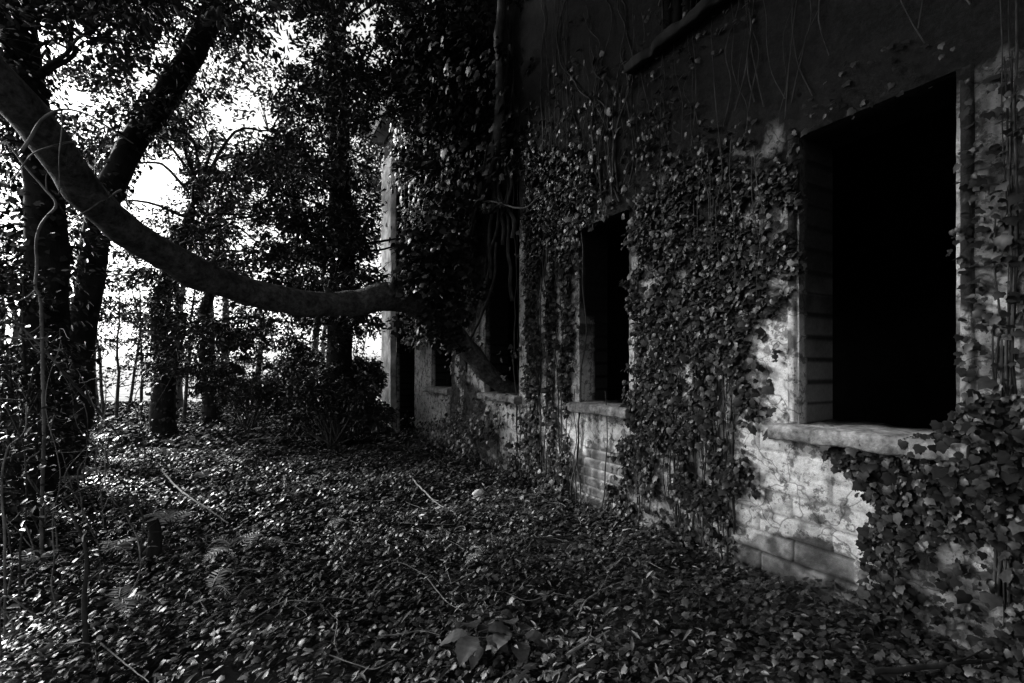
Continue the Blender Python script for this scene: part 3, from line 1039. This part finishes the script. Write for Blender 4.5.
def carpet(n, y0, y1, x0, x1, size, tpl, layers=.10):
    x, y = RNG.uniform(x0, x1, n), RNG.uniform(y0, y1, n)
    k = (wall_d(x, y) > .03) & (n2(x, y, 1.3, 3, 7.0) + .1 * RNG.random(n) > .30) & (np.abs(x) < 1.5 * y + 1.2)
    x, y = x[k], y[k]
    n = len(x)
    mound = sstep(n2(x, y, 2.2, 2, 15.0), .35, .7)
    z = ground_h(x, y) + .015 + layers * RNG.random(n) * (.4 + mound)
    nor = np.array([-.30, .05, 1.0]) + rdir(n) * .55
    sz = RNG.uniform(*size, n)
    return np.stack([x, y, z], -1), nor, rdir(n), sz, RNG.random(n)


mb = MB()
for args in ((46000, .7, 4.0, -5.4, 2.0, (.016, .046), IVY), (20000, .7, 4.5, -5.6, 2.0, (.02, .055), OVAL), (104000, 4.0, 8.0, -11, 1.0, (.026, .06), IVY3), (50000, 8, 19, -16, 0, (.06, .12), IVY3)):
    p, nr, tp, sz, rn = carpet(*args)
    mb.leaves(p, nr, tp, sz, args[6], rn)
o = mb.build('ground_ivy', M['ground_leaf'])
tag(o, 'carpet of small ivy leaves covering the woodland floor', 'ground cover', kind='stuff')
# trailing runners and litter
mb = MB()
for k in range(80):
    z = random.uniform(1.2, 7)
    x = random.uniform(-.95 * z, .3 * z)
    if wall_d(x, z) < .15:
        continue
    a = random.uniform(0, 6.28)
    L = random.uniform(.15, .6)
    q = np.array([(x + math.cos(a) * L * t_ + random.gauss(0, .04), z + math.sin(a) * L * t_ + random.gauss(0, .04)) for t_ in np.linspace(0, 1, 5)])
    hz = ground_h(q[:, 0], q[:, 1]) + .08 + RNG.random(5) * .05
    r = random.uniform(.0015, .004)
    mb.tube(np.column_stack([q, hz]), [r, r, r * .8, r * .7, r * .4], 4, 4)
o = mb.build('twig_litter', M['dry_wood'])
tag(o, 'scattered fine twigs and bare runners lying on the ivy carpet', 'twig litter', kind='stuff')
mb = MB()
n = 3800
y = RNG.uniform(1.0, 9, n)
x = RNG.uniform(-1.05, .45, n) * y
k = wall_d(x, y) > .1
x, y = x[k], y[k]
n = len(x)
mb.leaves(np.stack([x, y, ground_h(x, y) + .09 + .05 * RNG.random(n)], -1), np.array([-.3, 0, 1]) + rdir(n) * .6, rdir(n), RNG.uniform(.025, .075, n), LANCE, RNG.random(n))
o = mb.build('leaf_litter', M['litter'])
tag(o, 'dry fallen leaves scattered over the ivy carpet', 'leaf litter', kind='stuff')


# ------------------------------------------------------------------ ferns
def frond(mb_r, mb_l, b_, ang, L, rise):
    n = 14
    t = np.linspace(0, 1, n)
    r = L * t
    z = rise * np.sin(t * 2.2) * L - .25 * L * t ** 3
    bend = ang + .25 * t * random.choice((-1, 1))
    p = np.column_stack([b_[0] + np.cos(bend) * r, b_[1] + np.sin(bend) * r, b_[2] + z])
    mb_l.tube(p[2:], np.linspace(.0035, .0015, n - 2), 4, 1)
    mb_r.tube(p[:4], .004, 5, 1)
    tg = np.gradient(p, axis=0)
    tg /= np.linalg.norm(tg, axis=1)[:, None]
    sd = np.cross(tg, np.array([0, 0, 1.0]))
    sd /= np.linalg.norm(sd, axis=1)[:, None]
    up = np.cross(sd, tg)
    ii = np.arange(2, n)
    ln = .34 * L * np.sin(np.clip((ii / n) ** .7 * math.pi, 0.25, 3.0))
    for s_ in (1, -1):
        tip = sd[ii] * s_ + tg[ii] * .45
        mb_l.leaves(p[ii], up[ii] + rdir(len(ii)) * .18, tip, ln, (LANCE[0] * np.array([.62, 1, 1]), LANCE[1]), RNG.random(len(ii)))


def fern(x, y, L, nfr, lab, a0=None):
    b_ = gp(x, y)
    b_[2] = float(ground_h(b_[0], b_[1])) + .17
    t = thing('fern', lab, 'fern', tuple(b_), group='ferns in the ivy carpet')
    for k in range(nfr):
        mr, ml = MB(), MB()
        a = (a0 if a0 is not None else random.uniform(0, 6.28)) + k * (6.28 / nfr if a0 is None else .5) + random.uniform(-.25, .25)
        frond(mr, ml, b_, a, .72 * L * random.uniform(.8, 1.15), random.uniform(.25, .5))
        o = ml.build('frond', M['fern'], t)
        mr.build('stalk', M['stem'], o)


for args in ((208, 500, .34, 4, 'small pale fern left of centre beside the long dry stick'), (236, 580, .30, 5, 'bright fern with spread fronds at lower left'), (212, 628, .22, 3, 'low fern with short pale fronds nearest the bottom left'),
             (120, 640, .24, 4, 'pale fern at the lower left beside the dark bramble stems'), (106, 578, .30, 4, 'fern with drooping fronds right of the dark bramble stems'), (172, 550, .34, 4, 'fern with long narrow fronds beside the rotten stake'),
             (80, 500, .36, 4, 'fern at the left below the bramble bush'), (262, 572, .28, 3, 'feathery fern tuft right of the spread bright fern'), (485, 590, .2, 2, 'tiny bright fern above the broad-leaved plant'),
             (30, 590, .30, 4, 'fern near the left edge of the clearing'), (165, 470, .42, 4, 'fern behind the long dry stick'), (345, 545, .24, 2, 'small fern in the middle of the ivy carpet'), (95, 455, .5, 4, 'far fern under the ivy clad trunk')):
    fern(*args)


# ------------------------------------------------------------------ broad-leaved plants in front
def broad(x, y, hgt, lab, n=6, sz=.13):
    b_ = gp(x, y)
    b_[2] = float(ground_h(b_[0], b_[1]))
    t = thing('broadleaf_plant', lab, 'plant', tuple(b_), group='broad-leaved plants in the foreground')
    mb = MB()
    topz = b_[2] + hgt
    mb.tube([b_, b_ + np.array((.01, 0, hgt * .5)), b_ + np.array((-.01, .01, hgt))], [.005, .004, .003], 6, 5)
    heads = []
    for k in range(n):
        a = k * 2.4 + random.uniform(-.3, .3)
        o_ = b_ + np.array((0, 0, hgt * (.55 + .45 * k / n)))
        e = o_ + np.array((math.cos(a), math.sin(a), .25)) * .05
        mb.tube([o_, e], [.003, .002], 5, 1)
        heads.append((e, a))
    mb.build('stem', M['stem'], t, True)
    for e, a in heads:
        L = sz * random.uniform(.8, 1.2)
        # pointed leaf with toothed edge and a sunken midrib
        nn = 14
        tt = np.linspace(0, 1, nn)
        wd = .36 * np.sin(np.clip(tt, 0.02, 1) ** .75 * math.pi) ** .85 * (1 + .14 * (np.arange(nn) % 2))
        wd[-1] = .0
        dr = -.55 * tt ** 2
        v = []
        for q in range(nn):
            for w_ in (-1, -.5, 0, .5, 1):
                v.append((w_ * wd[q], tt[q], dr[q] + .16 * abs(w_) * wd[q] * 1.2 - .05 * (abs(w_) == 1) * wd[q] + .02 * math.sin(q * 2.2) * abs(w_)))
        v = np.array(v) * L
        ca, sa = math.cos(a - math.pi / 2), math.sin(a - math.pi / 2)
        v = np.column_stack([v[:, 0] * ca - v[:, 1] * sa, v[:, 0] * sa + v[:, 1] * ca, v[:, 2] + .15 * v[:, 1]]) + e
        f = [(q * 5 + w_, q * 5 + w_ + 1, q * 5 + w_ + 6, q * 5 + w_ + 5) for q in range(nn - 1) for w_ in range(4)]
        m_ = MB()
        m_.add(v, np.array(f), random.random())
        m_.build('leaf', M['broad'], t, True)


broad(478, 668, .16, 'broad-leaved plant with toothed drooping leaves in the foreground', 9, .125)
broad(516, 664, .15, 'second broad-leaved plant just right of the foreground one', 8, .11)
broad(492, 636, .12, 'smaller broad-leaved plant behind the foreground pair', 6, .08)

# ------------------------------------------------------------------ sticks, twigs, stone
def stick(pts_px, r, lab, mat='dry_wood', lift=.12, grp='dry sticks lying on the ivy carpet', name='stick'):
    pts = []
    for x, y in pts_px:
        p = gp(x, y)
        z = float(ground_h(p[0], p[1])) + lift
        k = (CAMH - z) / CAMH                     # on top of the leaves, on the same line of sight
        pts.append(np.array((p[0] * k, p[1] * k, z)))
    mb = MB()
    pp = mb.tube(pts, np.linspace(r, r * .5, len(pts)), 7, 6, .006, .2)
    if random.random() < .7 and len(pp) > 6:
        q = pp[len(pp) // 2]
        d = pp[len(pp) // 2 + 2] - q
        e = q + d * 1.5 + np.array((random.uniform(-.06, .06), random.uniform(-.06, .06), .03))
        mb.tube([q, (q + e) / 2 + rdir(1)[0] * .01, e], [r * .5, r * .4, r * .2], 5, 3)
    o = mb.build(name, M[mat], None, True)
    tag(o, lab, 'stick', grp)


for pts, r, lab in (([(155, 462), (178, 488), (205, 507), (228, 523)], .011, 'long straight dry stick at the left of the clearing'), ([(567, 654), (585, 643), (610, 631)], .006, 'short pale stick in the right foreground'),
                    ([(428, 578), (445, 600), (462, 610)], .004, 'thin bent pale twig left of the broad-leaved plants'), ([(410, 476), (425, 492), (440, 505), (455, 512)], .009, 'crooked pale twig in the middle distance'),
                    ([(380, 636), (420, 631), (440, 634)], .004, 'thin twig lying level left of the broad-leaved plants'), ([(330, 655), (372, 668), (395, 660)], .003, 'fine twig near the bottom centre'),
                    ([(578, 618), (587, 600), (612, 585), (636, 578)], .005, 'curved bare runner below the ivy covered pier'), ([(505, 500), (525, 496), (550, 490)], .006, 'pale twig beside the white stone'),
                    ([(250, 440), (285, 437), (315, 436)], .012, 'pale stick lying before the dark bush'), ([(95, 640), (120, 660), (150, 683)], .004, 'thin dark twig in the bottom left corner')):
    stick(pts, r, lab)
stick([(872, 672), (940, 666), (1040, 655)], .012, 'long slim pole lying at the bottom right below the ivy', 'timber', .1)

b_ = gp(479, 499)
b_[2] = float(ground_h(b_[0], b_[1])) + .085
mb = MB()
th, ph = np.meshgrid(np.linspace(0.05, math.pi - .05, 9), np.arange(14) * 2 * math.pi / 14, indexing='ij')
q = np.stack([np.sin(th) * np.cos(ph), np.sin(th) * np.sin(ph), np.cos(th)], -1)
q = q * (1 + 1.3 * (fbm(q + 3, 1.9, 3) - .5)[..., None]) * np.array([.07, .05, .04]) + b_
i, j = np.meshgrid(np.arange(8), np.arange(14), indexing='ij')
mb.add(q, np.stack([i * 14 + j, (i + 1) * 14 + j, (i + 1) * 14 + (j + 1) % 14, i * 14 + (j + 1) % 14], -1).reshape(-1, 4))
o = mb.build('stone', M['stone'], None, True)
tag(o, 'small white stone lying on the ivy carpet', 'stone')

b_ = gp(153, 572)
mb = MB()
b_[2] = 0
mb.tube([b_, b_ + np.array((.01, 0, .2)), b_ + np.array((-.01, 0, .36))], [.045, .04, .034], 10, 5, .01, .3)
tag(mb.build('rotten_stake', M['bark'], None, True), 'short black rotten stake sticking up from the ivy carpet', 'stake')

# ------------------------------------------------------------------ bare stems and shoots on the left
BR = [([(122, 440, 9.3), (96, 408, 5.2), (78, 388, 3.9), (55, 362, 3.4), (30, 335, 3.3), (8, 315, 3.2)], .014, 'pale_bark', 'pale bare stem slanting across the left below the ivy clad trunk'),
      ([(42, 325, 3.3), (36, 285, 3.3), (38, 232, 3.25), (56, 205, 3.2), (44, 188, 3.2), (20, 160, 3.2), (5, 140, 3.2)], .011, 'pale_bark', 'pale crooked branch hooked over at the upper left'),
      ([(90, 683, 2.2), (84, 610, 2.25), (86, 560, 2.3), (76, 520, 2.3), (62, 500, 2.3)], .012, 'dark_twig', 'dark thick bramble stem arching at the lower left'),
      ([(55, 600, 2.6), (52, 530, 2.6), (60, 470, 2.6), (47, 400, 2.65), (60, 340, 2.7)], .004, 'pale_bark', 'upright pale shoot beside the ivy clad trunk'),
      ([(140, 560, 3.2), (142, 520, 3.2), (128, 490, 3.2), (112, 470, 3.2), (95, 430, 3.2)], .007, 'dark_twig', 'dark arching bramble shoot left of the rotten stake'),
      ([(0, 600, 2.2), (30, 612, 2.2), (62, 630, 2.2), (90, 650, 2.2)], .005, 'pale_bark', 'pale runner across the bottom left corner'),
      ([(5, 540, 2.4), (2, 490, 2.4), (8, 450, 2.4), (24, 430, 2.5), (30, 400, 2.5)], .006, 'dry_wood', 'dry stem at the extreme left edge'),
      ([(100, 620, 2.6), (92, 640, 2.5), (85, 600, 2.5), (100, 575, 2.6), (98, 540, 2.7)], .005, 'dark_twig', 'thin looping bramble shoot right of the thick arching stem'),
      ([(20, 560, 2.8), (26, 500, 2.8), (20, 440, 2.8), (0, 395, 2.8)], .007, 'dark_twig', 'dark bramble stem leaning left at the left edge')]
for k in range(18):
    x0_, z_ = random.uniform(-10, 130), random.uniform(2.4, 4.6)
    y0_ = HY + F * CAMH / z_
    p_, x1_, y1_ = [], x0_, y0_
    for q in range(6):
        p_.append((x1_, y1_, z_ + .1 * q * random.uniform(-1, 1)))
        x1_ += random.uniform(-32, 26)
        y1_ -= random.uniform(18, 62) * (1 if q < 4 else -.2)
    BR.append((p_, random.uniform(.003, .006), random.choice(('dark_twig', 'pale_bark', 'dry_wood')), 'thin bare shoot in the bramble tangle at the left'))
for pts_, r, mt, lab in BR:
    pp = [P(*p) for p in pts_]
    g0 = pp[0].copy()
    g0[2] = float(ground_h(g0[0], g0[1]))
    if pp[0][2] > g0[2] + .05:
        pp = [g0] + pp
    t = thing('bramble', lab, 'bramble', tuple(g0), group='bare stems and brambles at the left')
    mb = MB()
    ln = mb.tube(pp, np.linspace(r, r * .45, len(pp)), 7, 6, .012, .15)
    for q in range(4):
        a = ln[random.randrange(3, len(ln))]
        e = a + rdir(1)[0] * random.uniform(.08, .25)
        mb.tube([a, (a + e) / 2 + rdir(1)[0] * .02, e], [r * .4, r * .3, r * .12], 5, 3)
    mb.build('stem', M[mt], t, True)
    nl = 26
    q = ln[RNG.integers(4, len(ln), nl)] + rdir(nl) * .07
    mb = MB()
    mb.leaves(q, np.array([-.3, 0, .8]) + rdir(nl) * .6, rdir(nl), RNG.uniform(.03, .06, nl), OVAL, RNG.random(nl))
    mb.build('leaves', M['tree_leaf'], t)
for o in bpy.data.objects:
    if 'local' in o:
        del o['local']
